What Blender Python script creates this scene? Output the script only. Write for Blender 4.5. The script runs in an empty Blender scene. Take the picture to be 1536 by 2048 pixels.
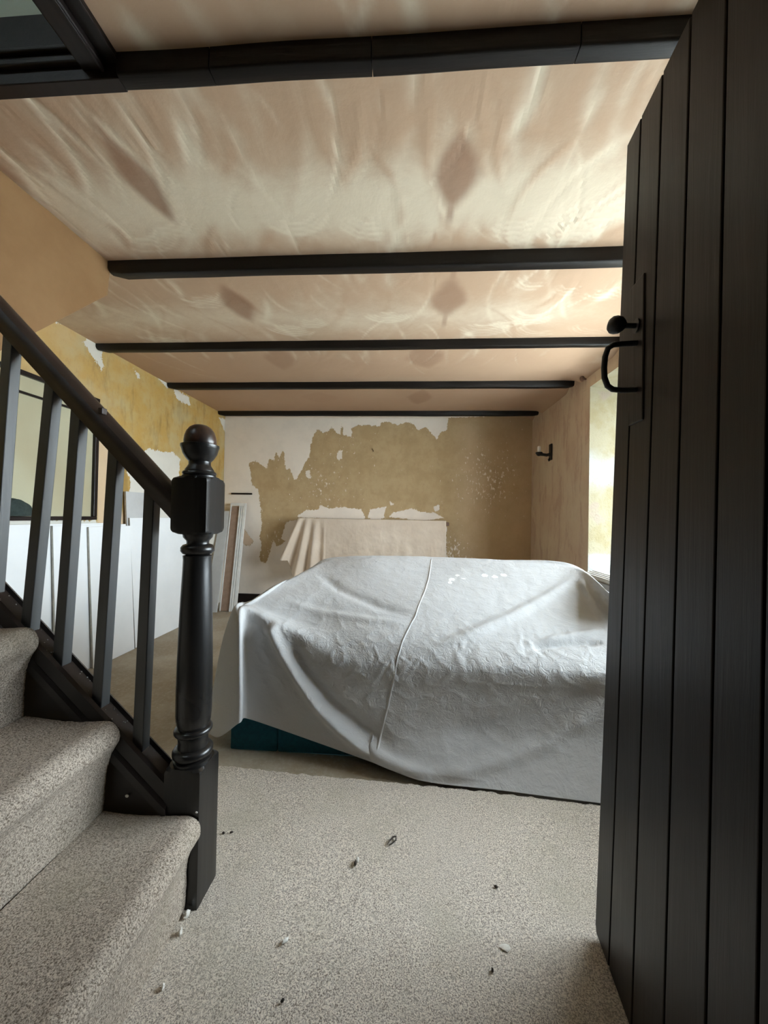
import bpy, bmesh, math, random
import numpy as np
from mathutils import Vector, Matrix, noise as mnoise

S = bpy.context.scene
COL = S.collection
random.seed(7)
RNG = np.random.default_rng(7)

# ------------------------------------------------------------------ camera
EYE = Vector((0.0, 0.0, 0.95))
YAW, PITCH, ROLL, FL = -0.06645, 0.01132, 0.01845, 745.0       # radians, pixels of a 1536x2048 frame
_f = Vector((math.sin(YAW)*math.cos(PITCH), math.cos(YAW)*math.cos(PITCH), math.sin(PITCH)))
_r0 = Vector((math.cos(YAW), -math.sin(YAW), 0)); _u0 = _r0.cross(_f)
_r = _r0*math.cos(ROLL) + _u0*math.sin(ROLL); _u = -_r0*math.sin(ROLL) + _u0*math.cos(ROLL)
cd = bpy.data.cameras.new('camera'); cam = bpy.data.objects.new('camera', cd); COL.objects.link(cam)
cd.sensor_fit = 'VERTICAL'; cd.sensor_height = 36.0; cd.sensor_width = 27.0
cd.lens = FL/2048*36.0; cd.clip_start = 0.02; cd.clip_end = 100
cam.matrix_world = Matrix(((_r.x, _u.x, -_f.x, EYE.x), (_r.y, _u.y, -_f.y, EYE.y), (_r.z, _u.z, -_f.z, EYE.z), (0, 0, 0, 1)))
S.camera = cam

def ray(px, py):
    return _f + _r*((px-768)/FL) - _u*((py-1024)/FL)
def on(px, py, axis, val):
    """world point of a photograph pixel lying on the plane axis = val"""
    d = ray(px, py); t = (val-EYE[axis])/d[axis]
    return EYE + d*t
def proj(P):
    d = Vector(P)-EYE; z = d.dot(_f)
    return 768+FL*d.dot(_r)/z, 1024-FL*d.dot(_u)/z

# ------------------------------------------------------------------ world, lights, exposure
W = bpy.data.worlds.new('overcast'); S.world = W; W.use_nodes = True
bg = W.node_tree.nodes['Background']
bg.inputs[0].default_value = (0.80, 0.92, 1.0, 1); bg.inputs[1].default_value = 5.0
S.view_settings.view_transform = 'Standard'; S.view_settings.look = 'None'
S.view_settings.gamma = 1.0; S.view_settings.use_curve_mapping = False
S.view_settings.exposure = 2.62
S.cycles.use_denoising = True
S.cycles.max_bounces = 10; S.cycles.diffuse_bounces = 7; S.cycles.glossy_bounces = 4
S.cycles.sample_clamp_indirect = 8.0; S.cycles.caustics_reflective = False; S.cycles.caustics_refractive = False

# room
XL, XR, HC, YB = -2.02, 1.26, 2.022, 3.934       # left wall, right wall, ceiling, back wall
XB = -1.307                                       # wall that boxes in the upper flight
YF = -0.62                                        # wall behind the camera
WY0, WY1, WZ0, WZ1 = 0.84, 2.705, 0.56, 1.888     # window opening in the right wall
XW = XR+0.58                                      # plane of the glazing

def portal(name, loc, rot, sx, sy):
    l = bpy.data.lights.new(name, 'AREA'); l.shape = 'RECTANGLE'; l.size = sx; l.size_y = sy
    l.cycles.is_portal = True
    o = bpy.data.objects.new(name, l); COL.objects.link(o); o.location = loc; o.rotation_euler = rot
    return o
portal('window_portal', (XW+0.06, (WY0+WY1)/2, (WZ0+WZ1)/2), (0, math.pi/2, 0), WZ1-WZ0, WY1-WY0)

# ------------------------------------------------------------------ helpers: materials
class NT:
    def __init__(s, name):
        s.m = bpy.data.materials.new(name); s.m.use_nodes = True
        s.t = s.m.node_tree; s.t.nodes.clear()
        s.out = s.t.nodes.new('ShaderNodeOutputMaterial')
        s.b = s.t.nodes.new('ShaderNodeBsdfPrincipled'); s.t.links.new(s.b.outputs[0], s.out.inputs[0])
        s.tc = s.t.nodes.new('ShaderNodeTexCoord')
    def n(s, typ, **kw):
        x = s.t.nodes.new(typ)
        for k, v in kw.items(): setattr(x, k, v)
        return x
    def l(s, a, b): s.t.links.new(a, b)
    def setin(s, sock, v):
        if hasattr(v, 'links') or isinstance(v, bpy.types.NodeSocket): s.l(v, sock)
        else: sock.default_value = v
    def vec(s, sc=(1, 1, 1), rot=(0, 0, 0)):
        m = s.n('ShaderNodeMapping'); m.inputs['Scale'].default_value = sc; m.inputs['Rotation'].default_value = rot
        s.l(s.tc.outputs['Object'], m.inputs[0]); return m.outputs[0]
    def noise(s, scale, detail=4, rough=.55, vec=None, dist=0.0):
        x = s.n('ShaderNodeTexNoise'); x.inputs['Scale'].default_value = scale; x.inputs['Detail'].default_value = detail
        x.inputs['Roughness'].default_value = rough; x.inputs['Distortion'].default_value = dist
        s.l(vec if vec is not None else s.tc.outputs['Object'], x.inputs['Vector']); return x.outputs['Fac']
    def math(s, op, a, b=0.0, c=0.0, clamp=False):
        x = s.n('ShaderNodeMath', operation=op, use_clamp=clamp)
        s.setin(x.inputs[0], a); s.setin(x.inputs[1], b)
        if len(x.inputs) > 2: s.setin(x.inputs[2], c)
        return x.outputs[0]
    def step(s, v, a, b):
        x = s.n('ShaderNodeMapRange', interpolation_type='SMOOTHSTEP')
        s.setin(x.inputs[0], v); x.inputs[1].default_value = a; x.inputs[2].default_value = b
        x.inputs[3].default_value = 0; x.inputs[4].default_value = 1; return x.outputs[0]
    def mix(s, fac, a, b, blend='MIX'):
        x = s.n('ShaderNodeMix', data_type='RGBA', blend_type=blend)
        s.setin(x.inputs[0], fac)
        for sock, v in ((x.inputs[6], a), (x.inputs[7], b)):
            if isinstance(v, bpy.types.NodeSocket): s.l(v, sock)
            else: sock.default_value = (*v, 1)
        return x.outputs[2]
    def attr(s, name):
        x = s.n('ShaderNodeAttribute', attribute_name=name); return x.outputs['Fac']
    def fin(s, col, rough=.8, bump=None, dist=.002, strength=1.0, spec=.5, **kw):
        if isinstance(col, bpy.types.NodeSocket): s.l(col, s.b.inputs['Base Color'])
        else: s.b.inputs['Base Color'].default_value = (*col, 1)
        s.setin(s.b.inputs['Roughness'], rough)
        s.b.inputs['Specular IOR Level'].default_value = spec
        for k, v in kw.items(): s.b.inputs[k].default_value = v
        if bump is not None:
            bn = s.n('ShaderNodeBump'); bn.inputs['Distance'].default_value = dist; bn.inputs['Strength'].default_value = strength
            s.l(bump, bn.inputs['Height']); s.l(bn.outputs[0], s.b.inputs['Normal'])
        return s.m

def simple(name, a, b, scale=20, rough=.7, stretch=(1, 1, 1), bump=.0, spec=.5, bscale=None):
    k = NT(name); v = k.vec(stretch)
    f = k.noise(scale, 5, .6, v)
    c = k.mix(k.step(f, .3, .7), a, b)
    bp = k.noise(bscale or scale*3, 4, .6, v) if bump else None
    return k.fin(c, rough, bp, bump, 1.0, spec)

M = {}
def painted_wood(name, a, b, rough, axis, bump=.0008, spec=.5, wear=None):
    k = NT(name)
    st = [30, 30, 30]; st[axis] = 1.6
    g = k.noise(1.0, 6, .65, k.vec(tuple(st)), .6)
    big = k.noise(3.0, 3, .5)
    c = k.mix(k.step(g, .35, .7), a, b)
    c = k.mix(k.math('MULTIPLY', k.step(big, .4, .75), .5), c, tuple(x*1.7 for x in b))
    if wear:
        fl = k.step(k.noise(55, 3, .7), .74, .77)
        c = k.mix(fl, c, wear)
    r = k.math('ADD', k.math('MULTIPLY', big, .25), rough-.12)
    return k.fin(c, r, g, bump, 1.0, spec)
M['beam'] = painted_wood('dark_beam_paint', (.0032, .0021, .0016), (.008, .0052, .0038), .46, 0, .0015, .32)
M['stair_z'] = painted_wood('black_stair_paint_upright', (.005, .0045, .0042), (.010, .009, .0085), .30, 2, .0006)
M['stair_x'] = painted_wood('black_stair_paint_long', (.006, .0045, .004), (.014, .010, .009), .34, 0, .0006)
M['baluster'] = painted_wood('brightened_black_baluster_paint', (.016, .0165, .0165), (.030, .032, .032), .42, 2, .0006, 1.0)  # copy of the stair paint, greyer and glossier to read as window-lit
M['rail'] = painted_wood('brown_black_rail_paint', (.012, .0065, .0045), (.024, .013, .009), .42, 0, .0006)
M['acorn'] = simple('worn_brown_finial', (.012, .009, .008), (.085, .036, .018), 22, .3, (1, 1, .4), .0005)
M['door'] = painted_wood('dark_brown_door_paint', (.0045, .0024, .0017), (.0105, .0062, .0045), .42, 2, .0008, .30)
M['iron'] = simple('black_iron', (.004, .004, .004), (.010, .009, .008), 60, .45, (1, 1, 1), .0004)
M['dark_trim'] = painted_wood('dark_trim_paint', (.006, .004, .0035), (.014, .008, .0065), .4, 1, .0006, .35)
M['brown_wood'] = painted_wood('brown_wood', (.10, .05, .03), (.16, .085, .05), .55, 0, .0008)
M['white_paint'] = simple('white_gloss_paint', (.68, .67, .64), (.76, .76, .73), 12, .4)
M['white_drip'] = simple('white_paint_speck', (.7, .69, .66), (.8, .8, .77), 40, .6)
M['plasterboard'] = simple('plasterboard_face', (.80, .815, .815), (.85, .865, .865), 4, .85)
M['gypsum'] = simple('cut_plasterboard_edge', (.42, .39, .34), (.55, .52, .46), 40, .95, bump=.001)
M['pb_grey'] = simple('grey_plasterboard_back', (.47, .47, .46), (.55, .55, .54), 5, .9)
M['hardboard'] = simple('brown_hardboard', (.27, .18, .125), (.33, .225, .16), 20, .85)
M['teal'] = simple('teal_upholstery', (.0, .055, .085), (.0, .085, .12), 60, .85, bump=.0006, bscale=700)
M['brass'] = simple('aged_metal', (.12, .07, .03), (.22, .13, .06), 30, .5)
M['candle'] = simple('white_candle_tube', (.78, .77, .74), (.85, .84, .82), 10, .5)
M['green_wall'] = simple('pale_green_wall', (.52, .57, .48), (.58, .63, .53), 8, .9)
M['dark_shape_tone'] = simple('dark_green_shape', (.018, .030, .026), (.035, .05, .045), 30, .9, bump=.002)
M['chip_white'] = simple('plaster_chip', (.62, .59, .53), (.74, .72, .67), 60, .95, bump=.001)
M['chip_dark'] = simple('dark_litter', (.025, .02, .016), (.06, .045, .035), 60, .9, bump=.001)

# carpet
def carpet_mat(name, tint=(1, 1, 1), pile=1.0):
    k = NT(name)
    g = k.noise(340, 5, .8); g2 = k.noise(150, 3, .7); big = k.noise(3.2, 4, .6); big2 = k.noise(1.3, 3, .5)
    T = lambda c: tuple(x*t for x, t in zip(c, tint))
    c = k.mix(k.step(g, .40, .555), T((.21, .162, .122)), T((1.0, .905, .79)))
    c = k.mix(k.math('MULTIPLY', k.step(g2, .50, .66), .55), c, T((.36, .30, .25)))
    c = k.mix(k.math('MULTIPLY', k.step(big, .46, .70), .40), c, T((.50, .47, .36)))
    c = k.mix(k.math('MULTIPLY', k.step(big2, .45, .65), .25), c, T((.70, .63, .56)))
    h = k.math('ADD', k.math('MULTIPLY', g, .7), k.math('MULTIPLY', g2, .5))
    return k.fin(c, 1.0, h, .0045*pile, 1.0, .1)
M['carpet'] = carpet_mat('speckled_beige_carpet')
M['stair_carpet'] = carpet_mat('speckled_stair_carpet', (.73, .695, .66))
k = NT('dusty_bare_floor')
big = k.noise(2.2, 5, .6); fn = k.noise(60, 4, .7)
c = k.mix(k.step(big, .35, .68), (.30, .245, .17), (.42, .37, .285))
c = k.mix(k.math('MULTIPLY', k.step(fn, .45, .7), .35), c, (.50, .45, .37))
c = k.mix(k.step(k.noise(75, 2, .5), .735, .76), c, (.62, .60, .55))
M['floor'] = k.fin(c, .9, fn, .002)

# ceiling plaster: tone / damp / olive are worked into the surface as vertex data (trowel marks, stains, brown areas, painted dimming near the window)
k = NT('skim_plaster_ceiling')
tone = k.attr('tone'); damp_brown = k.attr('damp_brown'); olive = k.attr('olive')
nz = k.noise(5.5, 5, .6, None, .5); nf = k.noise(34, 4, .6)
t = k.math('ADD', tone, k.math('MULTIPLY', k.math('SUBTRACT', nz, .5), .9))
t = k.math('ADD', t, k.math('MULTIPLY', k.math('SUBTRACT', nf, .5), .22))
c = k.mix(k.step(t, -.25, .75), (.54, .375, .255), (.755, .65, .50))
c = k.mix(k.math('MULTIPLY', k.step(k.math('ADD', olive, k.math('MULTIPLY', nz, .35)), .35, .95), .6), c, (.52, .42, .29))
c = k.mix(k.math('MULTIPLY', damp_brown, .85), c, (.31, .175, .11))
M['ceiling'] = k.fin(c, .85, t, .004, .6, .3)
# boxed-in upper flight
M['stair_plaster'] = simple('orange_brown_plaster', (.225, .120, .048), (.26, .146, .062), 4, .9, bump=.001, bscale=60)
# back wall
def papered(name, paperA, paperB, paperC, white, ragged=.022, fleck=(.60, .625), streak=0.0):
    k = NT(name)
    p = k.attr('paper'); sp = k.attr('flecks'); br = k.attr('brown')
    st = k.vec((1, 1, .7))
    n1 = k.noise(26, 5, .68, st); n2 = k.noise(7, 4, .6); n3 = k.noise(85, 3, .6, st)
    e = k.math('ADD', p, k.math('MULTIPLY', k.math('ADD', k.math('SUBTRACT', n1, .5), k.math('MULTIPLY', k.math('SUBTRACT', n3, .5), .8)), ragged*2))
    msk = k.step(e, -.0015, .0015)
    fl = k.step(k.math('ADD', k.noise(42, 4, .7, k.vec((1, 1, .6))), k.math('MULTIPLY', sp, .12)), fleck[0]+.06, fleck[1]+.06)
    col = k.mix(k.step(n2, .35, .66), paperA, paperB)
    col = k.mix(k.math('MULTIPLY', k.step(n1, .5, .75), .45), col, paperC)
    col = k.mix(k.math('MULTIPLY', k.step(n3, .55, .75), .25), col, paperC)
    if streak:
        col = k.mix(k.math('MULTIPLY', k.step(k.noise(11, 5, .65, k.vec((1, 1, .28))), .50, .68), streak), col, tuple(x*.72 for x in paperC))
        col = k.mix(k.math('MULTIPLY', k.step(k.noise(4, 4, .6), .48, .66), streak), col, (.50, .42, .23))
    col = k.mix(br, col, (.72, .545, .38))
    wc = k.mix(k.math('MULTIPLY', k.step(n2, .4, .7), .5), white, tuple(x*.88 for x in white))
    full = k.math('MULTIPLY', msk, k.math('SUBTRACT', 1.0, fl))
    c = k.mix(full, wc, col)
    return k.fin(c, .9, k.math('ADD', k.math('MULTIPLY', full, .6), k.math('MULTIPLY', n1, .4)), .002, .8, .25)
M['wall_back'] = papered('stripped_wallpaper_back_wall', (.46, .33, .175), (.52, .385, .215), (.39, .27, .14), (.86, .775, .675))
M['wall_left'] = papered('stripped_wallpaper_left_wall', (.51, .325, .095), (.52, .375, .155), (.38, .235, .075), (.72, .69, .61), .03, (.75, .78), .55)
k = NT('brown_streaked_wall')
v = k.vec((1, 1.7, .42)); n1 = k.noise(7, 7, .68, v, .5); n2 = k.noise(3, 4, .6); n3 = k.noise(30, 4, .65, k.vec((1, 2.5, .8)))
c = k.mix(k.step(n2, .35, .65), (.64, .50, .375), (.70, .585, .44))
c = k.mix(k.math('MULTIPLY', k.step(n1, .49, .64), .75), c, (.54, .375, .285))
c = k.mix(k.math('MULTIPLY', k.step(n3, .57, .64), .65), c, (.66, .57, .44))
M['wall_right'] = k.fin(c, .85, n3, .002, .8, .3)
k = NT('dimmed_yellow_reveal_plaster')  # colours darker than the plaster's own, offsetting strong window light
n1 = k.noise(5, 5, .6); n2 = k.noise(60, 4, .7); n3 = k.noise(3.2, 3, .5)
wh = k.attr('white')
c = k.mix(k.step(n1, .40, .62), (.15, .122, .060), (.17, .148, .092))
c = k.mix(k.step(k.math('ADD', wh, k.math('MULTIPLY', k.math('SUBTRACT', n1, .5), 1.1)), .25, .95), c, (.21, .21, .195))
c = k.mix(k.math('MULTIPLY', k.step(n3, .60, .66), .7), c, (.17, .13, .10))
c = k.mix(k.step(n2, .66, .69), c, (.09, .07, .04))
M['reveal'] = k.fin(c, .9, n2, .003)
M['plain_wall'] = simple('unseen_wall_bounce_cut', (.030, .022, .018), (.045, .032, .025), 3, .7)  # for the unseen front wall, coloured dark to cut bounce light
M['grey_panel'] = simple('grey_undersill_paint', (.50, .50, .50), (.56, .56, .56), 6, .6)

# dust sheet cloth
k = NT('white_cotton_dust_sheet')
w1 = k.noise(900, 1, .5); w2 = k.noise(14, 5, .62, None, 1.2); w3 = k.noise(48, 4, .6, None, .8)
st = k.step(k.noise(3.5, 3, .5), .52, .75)
c = k.mix(k.math('MULTIPLY', st, .5), (.49, .492, .492), (.435, .432, .42))
c = k.mix(k.step(k.math('ADD', k.attr('paint_blot'), k.math('MULTIPLY', k.math('SUBTRACT', k.noise(130, 4, .7), .5), 2.4)), .55, .70), c, (.78, .78, .77))
c = k.mix(k.step(k.noise(60, 2, .5), .765, .78), c, (.42, .41, .40))
M['sheet'] = k.fin(c, .9, k.math('ADD', k.math('ADD', k.math('MULTIPLY', w2, .6), k.math('MULTIPLY', w3, .35)), k.math('MULTIPLY', k.math('MULTIPLY', k.math('ABSOLUTE', k.math('SUBTRACT', k.noise(30, 4, .6, None, 1.5), .5)), -2.6), k.attr('crumple'))), 0.007, .7, .2)
k = NT('beige_cotton_sheet')
w2 = k.noise(16, 5, .6, k.vec((1, 1, .5)), .8)
c = k.mix(k.step(k.noise(5, 3, .5), .35, .7), (.61, .50, .395), (.67, .56, .45))
M['beige_sheet'] = k.fin(c, .9, w2, .007, .7, .2)
# frosted glass of the inner window: dull grey green
k = NT('obscured_glass')
c = k.mix(k.step(k.noise(2.2, 3, .5), .3, .7), (.44, .395, .26), (.50, .475, .33))
M['frosted'] = k.fin(c, .45, k.noise(120, 2, .5), .0006, .5, .25)
k = NT('window_glass')
gl = k.n('ShaderNodeBsdfGlossy'); gl.inputs['Roughness'].default_value = .02
tr = k.n('ShaderNodeBsdfTransparent'); mx = k.n('ShaderNodeMixShader'); mx.inputs[0].default_value = .06
k.l(tr.outputs[0], mx.inputs[1]); k.l(gl.outputs[0], mx.inputs[2]); k.l(mx.outputs[0], k.out.inputs[0])
M['glass'] = k.m
M['paving'] = simple('pale_paving', (.50, .49, .46), (.60, .59, .56), 3, .9)

# ------------------------------------------------------------------ helpers: meshes
def link(name, me, mat=None, parent=None):
    o = bpy.data.objects.new(name, me); COL.objects.link(o)
    if mat is not None: me.materials.append(mat)
    if parent is not None: o.parent = parent
    return o
def tag(o, label=None, cat=None, group=None, kind=None):
    if label: o['label'] = label
    if cat: o['category'] = cat
    if group: o['group'] = group
    if kind: o['kind'] = kind
    return o
def empty(name, loc=(0, 0, 0), label=None, cat=None, group=None, kind=None):
    o = bpy.data.objects.new(name, None); COL.objects.link(o); o.location = loc; o.empty_display_size = .05
    return tag(o, label, cat, group, kind)
class MB:
    """collects geometry in WORLD coordinates, built as one mesh object (made local to its parent)"""
    def __init__(s): s.bm = bmesh.new()
    def box(s, x0, x1, y0, y1, z0, z1, bev=0.0):
        t = bmesh.new(); bmesh.ops.create_cube(t, size=1)
        for v in t.verts:
            v.co = Vector(((x0+x1)/2+v.co.x*(x1-x0), (y0+y1)/2+v.co.y*(y1-y0), (z0+z1)/2+v.co.z*(z1-z0)))
        if bev: bmesh.ops.bevel(t, geom=t.edges[:], offset=bev, segments=2, profile=.5, affect='EDGES')
        s.join(t); return s
    def hexa(s, p, bev=0.0):
        """8 corners: bottom four counter-clockwise, then top four"""
        t = bmesh.new(); v = [t.verts.new(q) for q in p]
        for f in ((3, 2, 1, 0), (4, 5, 6, 7), (0, 1, 5, 4), (1, 2, 6, 5), (2, 3, 7, 6), (3, 0, 4, 7)): t.faces.new([v[i] for i in f])
        bmesh.ops.recalc_face_normals(t, faces=t.faces[:])
        if bev: bmesh.ops.bevel(t, geom=t.edges[:], offset=bev, segments=2, profile=.5, affect='EDGES')
        s.join(t); return s
    def join(s, t):
        me = bpy.data.meshes.new('tmp'); t.to_mesh(me); s.bm.from_mesh(me); bpy.data.meshes.remove(me); t.free()
    def lathe(s, prof, cx, cy, seg=32):
        rings = []
        for r, z in prof:
            rings.append([s.bm.verts.new((cx+r*math.cos(2*math.pi*i/seg), cy+r*math.sin(2*math.pi*i/seg), z)) for i in range(seg)])
        for a, b in zip(rings, rings[1:]):
            for i in range(seg): s.bm.faces.new((a[i], a[(i+1) % seg], b[(i+1) % seg], b[i]))
        s.bm.faces.new(rings[0][::-1]); s.bm.faces.new(rings[-1]); return s
    def rings(s, R, cap=True):
        vs = [[s.bm.verts.new(p) for p in r] for r in R]; n = len(vs[0])
        for a, b in zip(vs, vs[1:]):
            for i in range(n): s.bm.faces.new((a[i], a[(i+1) % n], b[(i+1) % n], b[i]))
        if cap: s.bm.faces.new(vs[0][::-1]); s.bm.faces.new(vs[-1])
        return s
    def tube(s, pts, r, seg=12):
        pts = [Vector(p) for p in pts]; R = []
        rr = r if isinstance(r, (list, tuple)) else [r]*len(pts)
        prev = None
        for i, p in enumerate(pts):
            d = (pts[min(i+1, len(pts)-1)]-pts[max(i-1, 0)]).normalized()
            if prev is None:
                a = d.orthogonal().normalized()
            else:
                a = (prev-d*prev.dot(d)).normalized()
            prev = a; b = d.cross(a)
            R.append([p+(a*math.cos(2*math.pi*k/seg)+b*math.sin(2*math.pi*k/seg))*rr[i] for k in range(seg)])
        return s.rings(R)
    def build(s, name, mat, parent=None, smooth=False, angle=40):
        bmesh.ops.recalc_face_normals(s.bm, faces=s.bm.faces[:])
        if parent is not None:
            off = Vector(parent.location); pp = parent.parent
            while pp is not None: off += Vector(pp.location); pp = pp.parent
            bmesh.ops.translate(s.bm, verts=s.bm.verts[:], vec=-off)
        me = bpy.data.meshes.new(name); s.bm.to_mesh(me); s.bm.free()
        if smooth:
            for p in me.polygons: p.use_smooth = True
            try: me.set_sharp_from_angle(angle=math.radians(angle))
            except Exception: pass
        return link(name, me, mat, parent)

def grid_obj(name, P, keep=None, mat=None, attrs=None, parent=None, smooth=True, flip=False, seal=False):
    """P: (nu, nv, 3) array of points -> one mesh; attrs: dict of (nu, nv) float arrays"""
    nu, nv = P.shape[:2]
    idx = np.arange(nu*nv).reshape(nu, nv)
    q = np.stack([idx[:-1, :-1], idx[1:, :-1], idx[1:, 1:], idx[:-1, 1:]], -1).reshape(-1, 4)
    if flip: q = q[:, ::-1]
    if keep is not None: q = q[keep.reshape(-1)]
    used = np.unique(q); remap = np.full(nu*nv, -1); remap[used] = np.arange(len(used)); q = remap[q]
    V = P.reshape(-1, 3)[used]
    me = bpy.data.meshes.new(name)
    me.vertices.add(len(V)); me.vertices.foreach_set('co', V.astype(np.float32).ravel())
    me.loops.add(q.size); me.loops.foreach_set('vertex_index', q.astype(np.int32).ravel())
    me.polygons.add(len(q)); me.polygons.foreach_set('loop_start', np.arange(0, q.size, 4, dtype=np.int32))
    me.polygons.foreach_set('loop_total', np.full(len(q), 4, dtype=np.int32))
    me.update(calc_edges=True); me.validate()
    me.polygons.foreach_set('use_smooth', np.full(len(q), smooth))
    for k_, a in (attrs or {}).items():
        at = me.attributes.new(k_, 'FLOAT', 'POINT'); at.data.foreach_set('value', a.reshape(-1)[used].astype(np.float32))
    return link(name, me, mat, parent)

def sdf(poly, X, Y):
    """signed distance, positive inside"""
    poly = np.asarray(poly, float); d = np.full(X.shape, 1e9); inside = np.zeros(X.shape, bool)
    for (x0, y0), (x1, y1) in zip(poly, np.roll(poly, -1, 0)):
        ex, ey = x1-x0, y1-y0; L = ex*ex+ey*ey+1e-12
        t = np.clip(((X-x0)*ex+(Y-y0)*ey)/L, 0, 1)
        d = np.minimum(d, (X-x0-t*ex)**2+(Y-y0-t*ey)**2)
        c = ((y0 > Y) != (y1 > Y)) & (X < (x1-x0)*(Y-y0)/(y1-y0+1e-12)+x0)
        inside ^= c
    d = np.sqrt(d); return np.where(inside, d, -d)
def seg_dist(pts, X, Y):
    d = np.full(X.shape, 1e9)
    for (x0, y0), (x1, y1) in zip(pts, pts[1:]):
        ex, ey = x1-x0, y1-y0; L = ex*ex+ey*ey+1e-12
        t = np.clip(((X-x0)*ex+(Y-y0)*ey)/L, 0, 1)
        d = np.minimum(d, np.hypot(X-x0-t*ex, Y-y0-t*ey))
    return d
def vnoise(X, Y, scale, seed=0):
    """smooth value noise in [0,1]"""
    r = np.random.default_rng(seed); T = r.random((64, 64))
    x, y = X*scale+1000, Y*scale+1000; xi, yi = np.floor(x).astype(int), np.floor(y).astype(int)
    fx, fy = x-xi, y-yi; fx = fx*fx*(3-2*fx); fy = fy*fy*(3-2*fy)
    a = T[xi % 64, yi % 64]; b = T[(xi+1) % 64, yi % 64]; c_ = T[xi % 64, (yi+1) % 64]; d = T[(xi+1) % 64, (yi+1) % 64]
    return (a*(1-fx)+b*fx)*(1-fy)+(c_*(1-fx)+d*fx)*fy
def fbm(X, Y, scale, seed=0, octv=4):
    s, a = 0, .5
    for i in range(octv): s = s+a*vnoise(X, Y, scale*2**i, seed+i*11); a *= .5
    return s/(1-.5**octv)
def sstep(x, a, b):
    t = np.clip((x-a)/(b-a), 0, 1); return t*t*(3-2*t)

# ------------------------------------------------------------------ structure
# floor (bare, beyond the carpet)
gx = np.array([XL, XR]); gy = np.array([YF, YB])
P = np.array([[[x, y, -.012] for y in gy] for x in gx])
tag(grid_obj('floor', P, None, M['floor'], smooth=False), kind='structure')

# ceiling with its stairwell opening
xs = np.unique(np.concatenate([np.arange(XL-.01, XR+.04, .0125), [XR+.04, -.715]])); ys = np.unique(np.concatenate([np.arange(YF, YB, .0125), [YB, .83]]))
X, Y = np.meshgrid(xs, ys, indexing='ij')
Z = np.full(X.shape, HC)+(fbm(X, Y, 2.2, 3)-.5)*.012
Z -= .055*np.clip((X-(XR-.16))/.16, 0, 1)**2*sstep(Y, 1.9, 2.6)
edge = np.minimum.reduce([np.abs(Y-b) for b in (.83, 1.52, 2.25, 2.97, 3.79)])
Z = HC+(Z-HC)*sstep(edge, 0, .15)
tone = np.zeros(X.shape); olive = (fbm(X, Y, 1.7, 31)-.45)*1.2
# broad creamy bands half way between the beams, pinker beside them
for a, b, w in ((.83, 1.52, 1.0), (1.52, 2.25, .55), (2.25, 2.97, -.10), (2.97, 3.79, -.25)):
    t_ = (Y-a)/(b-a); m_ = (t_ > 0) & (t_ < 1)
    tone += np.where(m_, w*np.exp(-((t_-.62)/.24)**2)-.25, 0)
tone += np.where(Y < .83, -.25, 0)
tone -= .5*sstep(X, .5, 1.2)*sstep(Y, .9, 1.1)*(1-sstep(Y, 2.1, 2.5))  # ceiling colour dimmed near the window to offset its strong light
# trowel sweeps: arcs a few centimetres wide
for i in range(420):
    yb = random.choice((.86, .90, .95, 1.0, 1.38, 1.60, 1.70, 2.35))
    cx_, cy_ = random.uniform(-1.9, 1.25), yb+random.uniform(-.08, .10)
    R_ = random.uniform(.18, .75); w_ = random.uniform(.005, .024); amp = random.choice((1, .8, -.8))*random.uniform(.14, .52)
    a0 = random.choice((0, math.pi))+random.uniform(-.35, .35); da = random.uniform(.25, .75)
    cx_ -= R_*math.cos(a0)
    ix = slice(*np.searchsorted(xs, (cx_-R_-.1, cx_+R_+.1))); iy = slice(*np.searchsorted(ys, (cy_-R_-.1, cy_+R_+.1)))
    x_, y_ = X[ix, iy]-cx_, Y[ix, iy]-cy_
    if x_.size == 0: continue
    r_ = np.hypot(x_, y_*1.1); an = np.abs((np.arctan2(y_, x_)-a0+math.pi) % (2*math.pi)-math.pi)
    tone[ix, iy] += amp*np.exp(-((r_-R_)/w_)**2)*sstep(da-an, 0, .35)
# small overlapping fan-shaped dabs
for i in range(26):
    cx_, cy_ = random.choice((random.uniform(.35, 1.1), random.uniform(-1.7, 1.1))), random.choice((1.30, 1.36, 1.72, 1.95, 2.05))+random.uniform(-.08, .06)
    R0 = random.uniform(.05, .12); a0 = random.uniform(1.0, 2.1)
    for j in range(random.randint(3, 6)):
        R_ = R0+j*.022; ix = slice(*np.searchsorted(xs, (cx_-.4, cx_+.4))); iy = slice(*np.searchsorted(ys, (cy_-.4, cy_+.4)))
        x_, y_ = X[ix, iy]-cx_, Y[ix, iy]-cy_; r_ = np.hypot(x_, y_); an = np.abs((np.arctan2(y_, x_)-a0+math.pi) % (2*math.pi)-math.pi)
        tone[ix, iy] += random.uniform(.25, .6)*np.exp(-((r_-R_)/.008)**2)*sstep(random.uniform(.7, 1.2)-an, 0, .3)
damp_brown = np.zeros(X.shape)
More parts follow.
